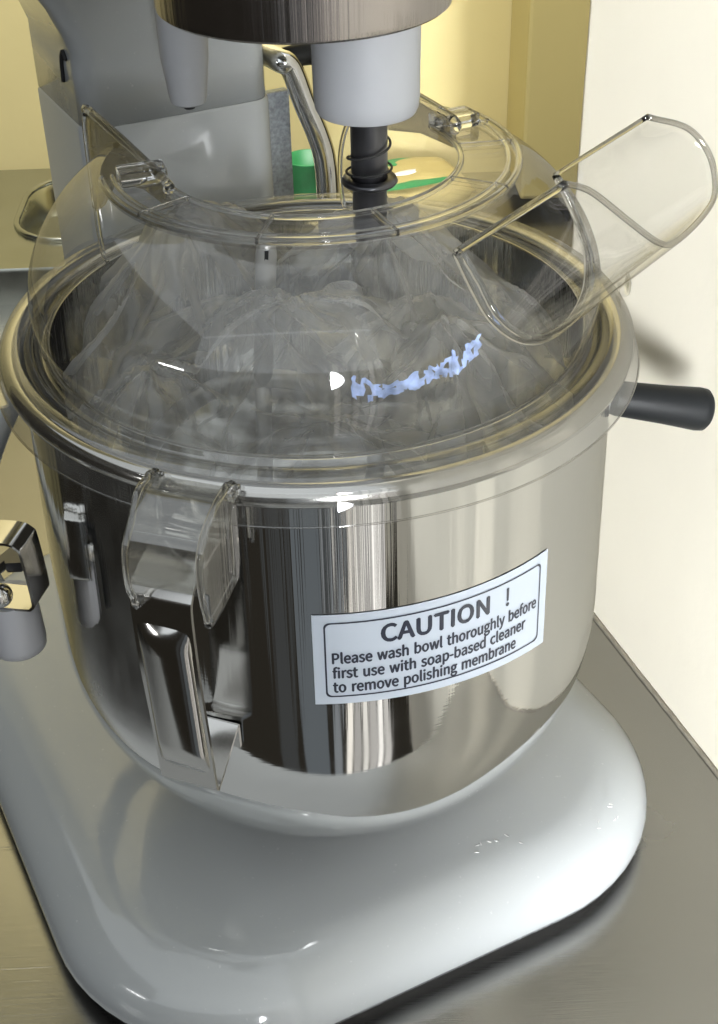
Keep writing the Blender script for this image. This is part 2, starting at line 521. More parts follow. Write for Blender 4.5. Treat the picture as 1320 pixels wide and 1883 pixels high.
def pillow(bm, x0, x1, y0, y1, r, prof):
    rows = []
    for inset, z in prof:
        rows.append([bm.verts.new(MX(px, py, z)) for px, py in rrect(x0 + inset, x1 - inset, y0 + inset, y1 - inset, max(r - inset, 0.004))])
    n = len(rows[0])
    for j in range(len(rows) - 1):
        for i in range(n):
            bm.faces.new((rows[j][i], rows[j][(i + 1) % n], rows[j + 1][(i + 1) % n], rows[j + 1][i]))
    bm.faces.new(rows[-1]); bm.faces.new(list(reversed(rows[0])))


BX0, BX1, BY0, BY1 = -0.163, 0.161, -0.27, 0.1245
bm = bmesh.new()
prof = [(0.006, ZK + 0.0085), (0.001, ZK + 0.010), (0, ZK + 0.0135)]
for i in range(1, 13):
    a = R_(90 * i / 12)
    prof.append((0.036 * (1 - math.cos(a)), ZK + 0.0135 + 0.0285 * math.sin(a)))
prof += [(0.05, ZK + 0.0431), (0.064, ZK + 0.0437), (0.08, ZK + 0.044)]
pillow(bm, BX0, BX1, BY0, BY1, 0.098, prof)
from_bm('base', bm, 'white', mixer)
bm = bmesh.new()
pillow(bm, BX0 + 0.005, BX1 - 0.005, BY0 + 0.005, BY1 - 0.005, 0.093, [(0.002, ZK), (0.001, ZK + 0.0092)])
from_bm('base_gasket', bm, 'rubber', mixer, smooth=False)

# column
bm = bmesh.new()
pillow(bm, -0.0415, 0.0600, -0.26, -0.170, 0.012, [(0.0, ZK + 0.04), (0, 0.316), (0.001, 0.3172)])
from_bm('column_lower_cover', bm, 'white', mixer, autosmooth=40)
bm = bmesh.new()
rows = []
for z, x0, x1, y1 in ((0.3174, -0.0405, 0.059, -0.171), (0.345, -0.0405, 0.059, -0.171), (0.352, -0.0405, 0.059, -0.1705), (0.362, -0.044, 0.059, -0.1685), (0.375, -0.050, 0.059, -0.166), (0.39, -0.060, 0.060, -0.161), (0.41, -0.072, 0.063, -0.154), (0.44, -0.087, 0.075, -0.14)):
    rows.append([bm.verts.new(MX(px, py, z)) for px, py in rrect(x0, x1, -0.262, y1, 0.0115)])
n = len(rows[0])
for j in range(len(rows) - 1):
    for i in range(n):
        bm.faces.new((rows[j][i], rows[j][(i + 1) % n], rows[j + 1][(i + 1) % n], rows[j + 1][i]))
bm.faces.new(rows[-1]); bm.faces.new(list(reversed(rows[0])))
from_bm('column', bm, 'white', mixer)
bm = bmesh.new()
box(bm, MX(0.0655, -0.188, 0.217), LAT * 0.009, FWD * 0.003, V(0, 0, 0.098), bevel=0.001)
from_bm('slide_plate', bm, 'galv', mixer, smooth=False)
bm = bmesh.new()
tube(bm, smooth_path([MX(-0.0412, -0.186, 0.348), MX(-0.0412, -0.190, 0.351), MX(-0.0412, -0.194, 0.346), MX(-0.0412, -0.196, 0.335)], 6), 0.0011, 6)
from_bm('slot', bm, 'rubber', mixer)

# head: housing (mostly above the frame), ring, hub, shaft, plug, bolt
bm = bmesh.new()
pillow(bm, -0.078, 0.078, -0.255, 0.075, 0.06, [(0.004, 0.456), (0, 0.460), (0, 0.53), (0.02, 0.55), (0.04, 0.556)])
from_bm('head_housing', bm, 'white', mixer, autosmooth=40)
ZH = ZC + 0.1257
bm = bmesh.new()
lathe(bm, [(0.001, ZH + 0.003), (0.049, ZH + 0.003), (0.0495, ZH + 0.0005), (0.0525, ZH), (0.0537, ZH + 0.001), (0.054, ZH + 0.003), (0.0542, ZH + 0.016), (0.055, ZH + 0.017), (0.055, ZH + 0.05), (0.001, ZH + 0.05)], 128)
from_bm('head_ring', bm, 'ring', mixer, autosmooth=35)
HX, HY = 0.0222, 0.0
bm = bmesh.new()
lathe(bm, [(0.0002, 0.3695), (0.0165, 0.3695), (0.0188, 0.3702), (0.0198, 0.3722), (0.0202, 0.376), (0.0206, ZH + 0.004), (0.0002, ZH + 0.004)], 64, (HX, HY, 0))
hub = from_bm('planetary_hub', bm, 'white_matt', mixer, autosmooth=40)
bm = bmesh.new()
lathe(bm, [(0.0002, 0.322), (0.0058, 0.322), (0.0068, 0.323), (0.0068, 0.345), (0.0072, 0.346), (0.0072, 0.3697), (0.0002, 0.3697)], 40, (HX + 0.0006, HY, 0))
from_bm('drive_shaft', bm, 'dark_steel', mixer, autosmooth=35)
bm = bmesh.new()
pts = []
for i in range(0, 120):
    t = i / 119
    a = t * 2 * math.pi * 2.3 + 0.6
    zz = 0.3445 + 0.003 * min(1, t * 3) + max(0, t - 0.45) * 0.026
    pts.append((HX + 0.0006 + 0.0092 * math.cos(a) * (1 - 0.12 * t), HY + 0.0092 * math.sin(a) * (1 - 0.12 * t), zz))
tube(bm, pts, 0.0005, 6)
from_bm('spring', bm, 'rubber', mixer)
bm = bmesh.new()
lathe(bm, [(0.0074, 0.3415), (0.0105, 0.3412), (0.0112, 0.3422), (0.0105, 0.3436), (0.0074, 0.3436)], 48, (HX + 0.0006, HY, 0))
from_bm('retaining_washer', bm, 'dark_steel', mixer)
bm = bmesh.new()
PX, PY = -0.0495, 0.05
lathe(bm, [(0.0002, 0.3585), (0.0055, 0.3585), (0.0072, 0.3595), (0.0078, 0.362), (0.0098, 0.378), (0.0102, 0.40), (0.0102, 0.42), (0.0002, 0.42)], 40, (PX, PY, 0))
pl = from_bm('safety_plug', bm, 'white_matt', mixer, autosmooth=45)
bm = bmesh.new()
lathe(bm, [(0.0002, 0.3578), (0.0022, 0.3578), (0.0022, 0.3588)], 20, (PX + 0.0005, PY - 0.0035, 0))
from_bm('plug_hole', bm, 'rubber', pl)
# hinge bolt
BC = MX(-0.052, -0.153, 0)
bm = bmesh.new()
lathe(bm, [(0.0002, 0.388), (0.0064, 0.388), (0.0071, 0.3888), (0.0071, 0.3945), (0.0002, 0.3945)], 6, BC)
bolt = from_bm('hinge_bolt', bm, 'chrome', mixer, smooth=False)
bm = bmesh.new()
lathe(bm, [(0.003, 0.3945), (0.0085, 0.3945), (0.0088, 0.395), (0.0088, 0.3962), (0.0065, 0.3966), (0.0065, 0.3985), (0.003, 0.3985)], 32, BC)
from_bm('washer', bm, 'chrome', bolt)
bm = bmesh.new()
lathe(bm, [(0.0002, 0.3985), (0.014, 0.3985), (0.017, 0.402), (0.02, 0.43), (0.024, 0.46), (0.0002, 0.46)], 40, BC)
from_bm('hinge_boss', bm, 'white', mixer)

# chrome guard arm behind the hub
bm = bmesh.new()
gp = smooth_path([V(-0.024, 0.205, ZC + 0.049), V(-0.0135, 0.19, ZC + 0.0478), V(-0.0081, 0.19, ZC + 0.044), V(-0.0019, 0.19, ZC + 0.0255), V(0.0045, 0.19, ZC + 0.0079), V(0.0076, 0.19, ZC - 0.006), V(0.0084, 0.19, ZC - 0.03), V(0.0084, 0.19, ZC - 0.10)], 8)
tube(bm, gp, 0.0060, 16)
from_bm('guard_arm', bm, 'chrome', mixer)
bm = bmesh.new()
kc = V(-0.004, 0.20, ZC + 0.0475)
rod(bm, kc - LAT * 0.012, kc + LAT * 0.014, [(0, 0), (0, 0.0045), (0.4, 0.0055), (0.85, 0.0062), (1, 0.005), (1, 0)], 20)
from_bm('clamp_knob', bm, 'black', mixer)

# bowl cradle: lever knob on the right, bracket on the left
bm = bmesh.new()
k0 = V(0.139, 0.045, 0.212); k1 = V(0.187, 0.05, 0.200)
rod(bm, k0, k1, [(0, 0), (0, 0.0078), (0.05, 0.0084), (0.55, 0.0094), (0.9, 0.0106), (0.97, 0.0103), (1.0, 0.0088), (1.005, 0)], 40)
from_bm('lever_knob', bm, 'black', mixer, autosmooth=50)
bm = bmesh.new()
tube(bm, [V(0.139, 0.045, 0.212), MX(0.138, -0.02, 0.205), MX(0.13, -0.10, 0.20), MX(0.09, -0.18, 0.195), MX(0.05, -0.2, 0.195)], 0.007, 12)
from_bm('cradle_arm', bm, 'white', mixer)
bm = bmesh.new()
AC = MX(-0.150, -0.010, 0)
tube(bm, smooth_path([AC + FWD * 0.0 + V(0, 0, 0.176), MX(-0.15, -0.06, 0.176), MX(-0.13, -0.12, 0.18), MX(-0.09, -0.18, 0.19), MX(-0.045, -0.2, 0.195)], 6), 0.0085, 12)
from_bm('cradle_arm', bm, 'white', mixer)
PB = V(-0.1335, -0.060)
bm = bmesh.new()
lathe(bm, [(0.0002, 0.162), (0.0098, 0.162), (0.0115, 0.1635), (0.0119, 0.167), (0.0112, 0.188), (0.0108, 0.190), (0.0002, 0.190)], 40, PB)
from_bm('support_post', bm, 'white_post', mixer, autosmooth=45)
bm = bmesh.new()
# bent steel plate round the post
pp = smooth_path([PB + V(-0.022, 0.004, 0.222), PB + V(0.005, -0.003, 0.2245), PB + V(0.0118, -0.004, 0.222), PB + V(0.0132, -0.004, 0.217), PB + V(0.0142, -0.004, 0.196), PB + V(0.0132, -0.004, 0.1915), PB + V(0.008, -0.003, 0.1905), PB + V(-0.02, 0.004, 0.190)], 6)
strip(bm, pp, V(0.002, 0.0075, 0), 0.0012)
brk = from_bm('steel_bracket', bm, 'steel', mixer, autosmooth=30)
bm = bmesh.new()
bmesh.ops.create_uvsphere(bm, u_segments=32, v_segments=20, radius=0.0052, matrix=Matrix.Translation(PB + V(-0.001, -0.009, 0.1975)))
from_bm('ball_pin', bm, 'steel', brk)
bm = bmesh.new()
lathe(bm, [(0.0002, 0), (0.0058, 0), (0.0062, 0.001), (0.0062, 0.005), (0.0002, 0.005)], 6, PB + V(-0.004, -0.004, 0.2065))
from_bm('nut', bm, 'dark_steel', brk, smooth=False)
bm = bmesh.new()
lathe(bm, [(0.0002, 0), (0.0058, 0), (0.0062, 0.001), (0.0062, 0.005), (0.0002, 0.005)], 6, PB + V(0.0052, 0.002, 0.2045))
from_bm('nut', bm, 'dark_steel', brk, smooth=False)
bm = bmesh.new()
tube(bm, smooth_path([PB + V(-0.003, -0.008, 0.209), PB + V(-0.009, -0.012, 0.203), PB + V(-0.013, -0.016, 0.19), PB + V(-0.0145, -0.018, 0.172), PB + V(-0.015, -0.018, 0.16)], 6), 0.0032, 12)
from_bm('lock_lever', bm, 'black', mixer)
# flecks of sticker residue on the base
rnd = random.Random(4)
for lat_, f_ in [(0.040 + rnd.uniform(-0.010, 0.016), 0.092 + rnd.uniform(-0.006, 0.006)) for _ in range(7)] + [(0.098 + rnd.uniform(-0.008, 0.012), 0.101 + rnd.uniform(-0.006, 0.004)) for _ in range(6)]:
    ins = min(BX1 - lat_, BY1 - f_)
    bm = bmesh.new()
    # height of the rounded shoulder at this inset
    k = max(0.0, min(1.0, 1 - ins / 0.036))
    zz = ZK + 0.0135 + 0.0285 * math.sqrt(max(0, 1 - k * k)) + 0.0001
    an = rnd.uniform(0, 3.1)
    plate(bm, [MX(lat_ + q[0] * rnd.uniform(0.6, 1.3), f_ + q[1] * rnd.uniform(0.6, 1.3), zz) for q in [(0.0012 * math.cos(an), 0.0012 * math.sin(an)), (-0.0003 * math.sin(an), 0.0003 * math.cos(an)), (-0.0012 * math.cos(an), -0.0012 * math.sin(an)), (0.0003 * math.sin(an), -0.0003 * math.cos(an))]], V(0, 0, 1), 0.0003)
    from_bm('residue_fleck', bm, 'fleck', mixer, smooth=False)

# ================================================================== bowl
bowl = thing('mixing_bowl', 'polished stainless steel mixing bowl with side strap handle and caution sticker', 'bowl')
RB, ZB1, ZBB = 0.1255, ZC - 0.138, ZC - 0.246


def bowl_r(z):
    """outer radius of the straight upper wall"""
    t = (ZC - z) / 0.135
    return 0.1222 + (RB - 0.1222) * min(1, max(0, t)) ** 0.8


outer = []
for i in range(24):
    z = ZC - 0.006 - (0.135 - 0.006) * i / 23
    outer.append((bowl_r(z), z))
for i in range(1, 33):
    a = R_(90 * i / 32)
    outer.append((max(RB * math.cos(a) ** (2 / 2.15), 2e-4), ZB1 + (ZBB - ZB1) * math.sin(a) ** (2 / 2.15)))
inner = [(max(r - 0.0015, 2e-4), z + (0.0012 if z < ZB1 else 0)) for r, z in outer]
bm = bmesh.new()
lathe(bm, outer + list(reversed(inner)), 192)
from_bm('bowl_shell', bm, 'bowl', bowl)
bm = bmesh.new()
lathe(bm, [(0.1256 + 0.0048 * math.cos(a), ZC - 0.0056 + 0.0046 * math.sin(a)) for a in [2 * math.pi * i / 14 for i in range(15)]], 160)
from_bm('rolled_rim', bm, 'steel', bowl)

AH = R_(-22.4)
ER = V(math.sin(AH), -math.cos(AH)); ET = V(math.cos(AH), math.sin(AH))
def HP(r, t, z):
    return ER * r + ET * t + V(0, 0, ZC + z)
bm = bmesh.new()
hp = smooth_path([HP(0.1238, 0, -0.030), HP(0.1245, 0, -0.0275), HP(0.130, 0, -0.0262), HP(0.146, 0, -0.0300), HP(0.1515, 0, -0.0345), HP(0.153, 0, -0.042), HP(0.1525, 0, -0.070), HP(0.1505, 0, -0.10), HP(0.149, 0, -0.1255), HP(0.148, 0, -0.1295), HP(0.1455, 0, -0.1298), HP(0.1285, 0, -0.1175), HP(0.1265, 0, -0.1180), HP(0.1262, 0, -0.128)], 7)
strip(bm, hp, ET * 0.0118, 0.0016)
hd = from_bm('strap_handle', bm, 'steel', bowl, autosmooth=30)
bm = bmesh.new()   # half-round pressed grip on the outside of the strap
rows = []
for i in range(25):
    t = i / 24
    z = -0.047 - 0.074 * t
    rr = 0.1532 - 0.0036 * t
    w = 0.0108
    bul = 0.0040 * min(1, t / 0.10) ** 0.6 * min(1, (1 - t) / 0.16) ** 0.6 + 0.0007
    rows.append([bm.verts.new(HP(rr + bul * math.cos(b) - 0.0002, w * math.sin(b), z)) for b in [R_(-90 + 180 * k / 12) for k in range(13)]])
for i in range(24):
    for k in range(12):
        bm.faces.new((rows[i][k], rows[i][k + 1], rows[i + 1][k + 1], rows[i + 1][k]))
from_bm('grip', bm, 'steel', hd)

# sticker ------------------------------------------------------------
A0, A1 = R_(-3.1), R_(43.9)
ZT, ZBt = ZC - 0.0600, ZC - 0.1035
SWID = (A1 - A0) * 0.1255


def on_bowl(u, v, off):
    """u, v in metres from the sticker's lower-left corner"""
    a = A0 + u / 0.1255
    z = ZBt + v - 0.0035 * (u / SWID) ** 2 * (1 - v / (ZT - ZBt))
    r = bowl_r(z) + off
    return V(r * math.sin(a), -r * math.cos(a), z)


SH = ZT - ZBt


def bowl_patch(bm, outline_fn, nu, nv, off):
    g = [[bm.verts.new(on_bowl(*outline_fn(i / nu, j / nv), off)) for j in range(nv + 1)] for i in range(nu + 1)]
    for i in range(nu):
        for j in range(nv):
            bm.faces.new((g[i][j], g[i + 1][j], g[i + 1][j + 1], g[i][j + 1]))


bm = bmesh.new()
bowl_patch(bm, lambda s, t: (s * SWID, t * SH), 40, 10, 0.00035)
sticker = from_bm('caution_sticker', bm, 'paper', bowl)
sticker['label'] = 'white rectangular caution sticker with black border on the bowl'
# border: rounded rectangle line
bm = bmesh.new()
def ring_pts(x0, x1, y0, y1, r):
    p = []
    for a, b in zip(rrect(x0, x1, y0, y1, r, 5), rrect(x0, x1, y0, y1, r, 5)[1:] + rrect(x0, x1, y0, y1, r, 5)[:1]):
        L_ = math.hypot(b[0] - a[0], b[1] - a[1]); k = max(1, int(L_ / 0.003))
        for i in range(k):
            p.append((a[0] + (b[0] - a[0]) * i / k, a[1] + (b[1] - a[1]) * i / k))
    return p
pin = ring_pts(0.0046, SWID - 0.0046, 0.0040, SH - 0.0040, 0.0022)
cxm, cym = SWID / 2, SH / 2
lw_ = 0.00034
av = [bm.verts.new(on_bowl(x + (lw_ if x > cxm else -lw_) * 1.0, y + (lw_ if y > cym else -lw_), 0.0006)) for x, y in pin]
bv = [bm.verts.new(on_bowl(x - (lw_ if x > cxm else -lw_) * 1.0, y - (lw_ if y > cym else -lw_), 0.0006)) for x, y in pin]
for i in range(len(pin)):
    k = (i + 1) % len(pin)
    bm.faces.new((av[i], av[k], bv[k], bv[i]))
from_bm('border_line', bm, 'ink', sticker)


try:
    FONT = bpy.data.fonts.load(os.path.join(bpy.utils.system_resource('DATAFILES', path='fonts'), 'Noto Sans CJK Regular.woff2'))
except Exception:
    FONT = None


def text_on_bowl(name, body, x0, x1, base, height, weight, ws=1.0):
    cu = bpy.data.curves.new('lettering', 'FONT')
    cu.body = body
    if FONT:
        cu.font = FONT
    cu.size = 1
    if not FONT:
        cu.offset = 0.012
    cu.space_word = ws
    cu.resolution_u = 4
    ob = bpy.data.objects.new('lettering', cu)
    COL.objects.link(ob)
    bpy.context.view_layer.update()
    me = bpy.data.meshes.new_from_object(ob.evaluated_get(bpy.context.evaluated_depsgraph_get()))
    bpy.data.objects.remove(ob)
    xs = [v.co.x for v in me.vertices]
    mn, mx_ = min(xs), max(xs)
    ymax = max(v.co.y for v in me.vertices)
    bm = bmesh.new()
    offs = [(0, 0)] if not FONT else [(-1, 0), (1, 0), (0, -1), (0, 1), (0, 0)]
    for k, (ox, oy) in enumerate(offs):
        b2 = bmesh.new(); b2.from_mesh(me)
        for v in b2.verts:
            u = x0 + (v.co.x - mn) / (mx_ - mn) * (x1 - x0) + ox * weight
            w = base + v.co.y / ymax * height + oy * weight
            v.co = on_bowl(u, w, 0.00055 + 0.00003 * k)
        tmp = bpy.data.meshes.new('tmp'); b2.to_mesh(tmp); b2.free()
        bm.from_mesh(tmp); bpy.data.meshes.remove(tmp)
    bpy.data.meshes.remove(me)
    me = bpy.data.meshes.new(name); bm.to_mesh(me); bm.free()
    return link(name, me, 'ink', sticker, smooth=False)


text_on_bowl('heading_lettering', 'CAUTION', 0.0262, 0.0712, 0.0288, 0.0080, 0.00040)
text_on_bowl('heading_lettering', '!', 0.0797, 0.0811, 0.0285, 0.0080, 0.00016)
text_on_bowl('text_line', 'Please wash bowl thoroughly before', 0.0072, 0.0965, 0.0203, 0.0055, 0.00023, 1.5)
text_on_bowl('text_line', 'first use with soap-based cleaner', 0.0072, 0.0905, 0.0131, 0.0055, 0.00023, 1.5)
text_on_bowl('text_line', 'to remove polishing membrane', 0.0072, 0.0855, 0.0061, 0.0055, 0.00023, 1.5)

# ================================================================== lid
lid = thing('bowl_lid', 'clear plastic domed splash lid with feed chute on the bowl', 'lid')
# chute frame
CPHI, CBETA = R_(-33), R_(39.5)
CH = V(math.cos(CPHI), math.sin(CPHI))
CE1 = V(-math.sin(CPHI), math.cos(CPHI))
CD = CH * math.cos(CBETA) + V(0, 0, math.sin(CBETA))
CE2 = -CH * math.sin(CBETA) + V(0, 0, math.cos(CBETA))
CP0 = V(0.049, -0.076, ZC + 0.06)
CW, CDP = 0.070, 0.043


def chute_uv(p):
    d = p - CP0
    return d.dot(CE1), d.dot(CE2), d.dot(CD)


def dome_keep(p):
    # straight-sided opening towards the machine's column
    la, fo = p.dot(LAT), p.dot(FWD)
    if fo < 0.004 and abs(la) < 0.0605:
        return False
    a, b, s = chute_uv(p)
    if 0.001 < a < CW - 0.001 and s > -0.06:
        c = (a - CW / 2) / (CW / 2)
        bot = -CDP * (1 - abs(c) ** 2.6) ** 0.5
        if bot < b < 0.003:
            return False
    return True


dome_prof = [(0.1110, 0.0), (0.1135, 0.003), (0.1150, 0.010), (0.1155, 0.018), (0.1146, 0.026), (0.1122, 0.034), (0.1082, 0.042), (0.1022, 0.0505), (0.0955, 0.0575), (0.0885, 0.0628), (0.0811, 0.0664)]
dp = smooth_path([V(r, 0, z) for r, z in dome_prof], 6)
bm = bmesh.new()
lathe(bm, [(p.x, ZC + p.z) for p in dp], 300, keep=dome_keep)
bmesh.ops.delete(bm, geom=[v for v in bm.verts if not v.link_faces], context='VERTS')
from_bm('dome', bm, 'clear', lid)

bm = bmesh.new()
fl = smooth_path([V(0.1105, 0, 0.0), V(0.1125, 0, -0.0028), V(0.1155, 0, -0.0025), V(0.1175, 0, 0.0008), V(0.122, 0, 0.0026), V(0.127, 0, 0.0016), V(0.1302, 0, -0.0018), V(0.1308, 0, -0.0052)], 5)
lathe(bm, [(p.x, ZC + p.z) for p in fl], 200)
from_bm('flange', bm, 'clear_skirt', lid)
bm = bmesh.new()
lathe(bm, [(0.1307, ZC - 0.0052), (0.1318, ZC - 0.0075), (0.1332, ZC - 0.0136)], 200)
from_bm('skirt', bm, 'clear_fin', lid)
bm = bmesh.new()
tube(bm, [(0.1333 * math.cos(a), 0.1333 * math.sin(a), ZC - 0.0138) for a in [2 * math.pi * i / 200 for i in range(200)]], 0.0004, 6, closed=True)
from_bm('skirt_edge', bm, 'clear_thick', lid)
bm = bmesh.new()
tube(bm, [(0.1107 * math.cos(a), 0.1107 * math.sin(a), ZC + 0.0004) for a in [2 * math.pi * i / 200 for i in range(200)]], 0.0009, 8, closed=True)
from_bm('dome_seam', bm, 'glass', lid)

# C-shaped top ring
RA0, RA1 = R_(191 - 360), R_(32)
ZR = ZC + 0.0672
bm = bmesh.new()
lathe(bm, [(0.0580, ZR), (0.0812, ZR), (0.0812, ZR - 0.0018), (0.0580, ZR - 0.0018), (0.0580, ZR)], 120, a0=RA0, a1=RA1)
from_bm('top_ring', bm, 'clear', lid, autosmooth=30)
for rr, zz, tr in ((0.0806, 0.0006, 0.0014), (0.0765, 0.0012, 0.0009), (0.0583, 0.0002, 0.0012)):
    bm = bmesh.new()
    tube(bm, [(rr * math.cos(a), rr * math.sin(a), ZR + zz) for a in [RA0 + (RA1 - RA0) * i / 140 for i in range(141)]], tr, 8)
    from_bm('ring_bead', bm, 'glass', lid)
for az in (-140, -104, -69, -28, 6, 24):
    a = R_(az)
    d = V(math.cos(a), math.sin(a))
    t = V(-math.sin(a), math.cos(a))
    bm = bmesh.new()
    box(bm, d * 0.0695 + V(0, 0, ZR + 0.0007), d * 0.0108, t * 0.0006, V(0, 0, 0.0009), bevel=0.0003)
    from_bm('ring_rib', bm, 'glass', lid, smooth=False)
# straight wing walls beside the column opening
for s in (-1, 1):
    bm = bmesh.new()
    la = 0.0612 * s
    top = ZC + (0.0715 if s < 0 else 0.0735)
    f0, f1 = 0.006, (-0.092 if s < 0 else -0.075)
    pts = [MX(la, f0, ZC + 0.062), MX(la, f0, top - 0.004), MX(la, f0 - 0.004, top)]
    pts += [MX(la, f1 + 0.012, top), MX(la, f1 + 0.004, top - 0.003), MX(la, f1, top - 0.010), MX(la, f1 - 0.002, ZC + 0.024), MX(la, f1 + 0.008, ZC + 0.030), MX(la, -0.06, ZC + 0.050), MX(la, -0.02, ZC + 0.06)]
    plate(bm, pts, LAT, 0.0022, 0.0004)
    from_bm('wing_wall', bm, 'clear_thick', lid, autosmooth=30)
    bm = bmesh.new()
    tube(bm, smooth_path([MX(la, f0, ZC + 0.068), MX(la, f0 - 0.004, top), MX(la, f1 + 0.010, top), MX(la, f1 + 0.003, top - 0.003), MX(la, f1 - 0.001, top - 0.012), MX(la, f1 - 0.002, ZC + 0.026)], 6), 0.0019, 8)
    from_bm('wing_bead', bm, 'glass', lid)
    # dome edge beside the opening, down to the flange
    path = []
    for p in reversed(dp):
        if p.x > 0.0615:
            fo = -math.sqrt(p.x ** 2 - 0.0605 ** 2)
            path.append(MX(0.0605 * s, fo, ZC + p.z))
    bm = bmesh.new()
    tube(bm, path, 0.0012, 8)
    from_bm('dome_edge', bm, 'glass', lid)
    # raised end tab
    bm = bmesh.new()
    a = RA0 + R_(5) if s < 0 else RA1 - R_(5)
    d = V(math.cos(a), math.sin(a)); t = V(-math.sin(a), math.cos(a))
    box(bm, d * 0.066 + V(0, 0, ZR + 0.0030), d * 0.0090, t * 0.0058, V(0, 0, 0.0028), bevel=0.0012)
    from_bm('end_tab', bm, 'glass', lid, autosmooth=40)

# chute: U-shaped trough
bm = bmesh.new()
NU, NS = 48, 16


U_IN = [(0, 0, 0), (-0.003, -0.013, 0), (-0.004, -0.026, 0), (0.002, -0.037, 0), (0.012, -0.043, 0), (0.026, -0.046, 0), (0.042, -0.046, 0), (0.056, -0.041, 0.002), (0.067, -0.030, 0.004), (0.0705, -0.015, 0.006), (0.0700, 0.0, 0.008)]
U_OUT = [(-0.0004, 0.0001, 0.0504), (0.0051, -0.0041, 0.0515), (0.0093, -0.0098, 0.0524), (0.0159, -0.0233, 0.0537), (0.0220, -0.0345, 0.0551), (0.0293, -0.0381, 0.0564), (0.0477, -0.0379, 0.060), (0.0610, -0.0345, 0.0625), (0.0688, -0.0235, 0.0642), (0.0665, -0.0110, 0.0637), (0.0510, 0.0010, 0.0607)]
U_IN = smooth_path([Vector(p) for p in U_IN], 6)
U_OUT = smooth_path([Vector(p) for p in U_OUT], 6)
NU = len(U_IN) - 1


def chute_pt(u, s):
    """u in [-1, 1] across the U, s in [0, 1] along it"""
    i = int(round((u + 1) / 2 * NU))
    p = U_IN[i].lerp(U_OUT[i], s)
    return CP0 + CE1 * p.x + CE2 * p.y + CD * p.z


g = [[bm.verts.new(chute_pt(-1 + 2 * i / NU, j / NS)) for j in range(NS + 1)] for i in range(NU + 1)]
for i in range(NU):
    for j in range(NS):
        bm.faces.new((g[i][j], g[i + 1][j], g[i + 1][j + 1], g[i][j + 1]))
chute = from_bm('feed_chute', bm, 'clear_chute', lid)
sm = chute.modifiers.new('wall', 'SOLIDIFY'); sm.thickness = 0.0022; sm.offset = 0
bm = bmesh.new()
tube(bm, [chute_pt(-1 + 2 * i / NU, 1) for i in range(NU + 1)], 0.0011, 8)
from_bm('chute_lip', bm, 'clear_thick', chute)
bm = bmesh.new()
tube(bm, [chute_pt(-1 + 2 * i / NU, 0) for i in range(NU + 1)], 0.0016, 8)
from_bm('chute_inner_edge', bm, 'glass', chute)
for u in (-1, 1):
    bm = bmesh.new()
    tube(bm, [chute_pt(u, j / NS) for j in range(NS + 1)], 0.0009 if u > 0 else 0.0014, 8)
    from_bm('chute_top_edge', bm, 'glass', chute)
# chute meets the dome
path = []
for i in range(NU + 1):
    u = -1 + 2 * i / NU
    a_, b_ = chute_pt(u, 0), chute_pt(u, 1)
    best = None
    for k in range(200):
        p = a_.lerp(b_, k / 199)
        r = math.hypot(p.x, p.y)
        zz = p.z - ZC
        for q0, q1 in zip(dp[:-1], dp[1:]):
            if min(q0.z, q1.z) <= zz <= max(q0.z, q1.z):
                if r >= q0.x + (q1.x - q0.x) * (zz - q0.z) / ((q1.z - q0.z) or 1):
                    best = p
                break
        if best:
            break
    if best:
        path.append(best)
if len(path) > 3:
    bm = bmesh.new()
    tube(bm, path, 0.0013, 8)
    from_bm('chute_joint', bm, 'glass', lid)

# clip over the bowl handle: two fins and a bridge
AF = R_(-20)
EF, TF = V(math.sin(AF), -math.cos(AF)), V(math.cos(AF), math.sin(AF))
def FP(r, t, z):
    return EF * r + TF * t + V(0, 0, ZC + z)
for t in (-0.0137, 0.0145):
    dr, dz = (-0.0025, -0.004) if t < 0 else (0, 0)
    pts = [FP(0.1310, t, 0.0030), FP(0.1355, t, 0.0040), FP(0.145, t, 0.0030), FP(0.1545 + dr, t, -0.0005 + dz), FP(0.1605 + dr, t, -0.0062 + dz), FP(0.1625 + dr, t, -0.0140 + dz), FP(0.1623 + dr, t, -0.0225 + dz), FP(0.1605 + dr, t, -0.0320), FP(0.1572 + dr, t, -0.0378), FP(0.134, t, -0.0350), FP(0.1325, t, -0.0290), FP(0.1318, t, -0.0150)]
    bm = bmesh.new()
    plate(bm, pts, TF, 0.0024, 0.0005)
    fin = from_bm('clip_fin', bm, 'clear_fin', lid, autosmooth=30)
    bm = bmesh.new()
    tube(bm, smooth_path(pts[1:10], 5), 0.0013, 8)
    from_bm('fin_bead', bm, 'glass', fin)
    bm = bmesh.new()
    tube(bm, [pts[0], pts[-1], pts[-2], pts[-3]], 0.0013, 8)
    from_bm('fin_bead', bm, 'glass', fin)
    bm = bmesh.new()
    box(bm, FP(0.1335, t, 0.0006), EF * 0.0035, TF * 0.0030, V(0, 0, 0.0016), bevel=0.0006)
    from_bm('fin_root', bm, 'glass', fin, autosmooth=40)
bm = bmesh.new()
strip(bm, smooth_path([FP(0.1335, 0, 0.002), FP(0.144, 0, 0.001), FP(0.153, 0, -0.004), FP(0.1575, 0, -0.011), FP(0.1585, 0, -0.019), FP(0.158, 0, -0.026)], 5), TF * 0.0130, 0.0012)
from_bm('clip_bridge', bm, 'clear_fin', lid, autosmooth=30)
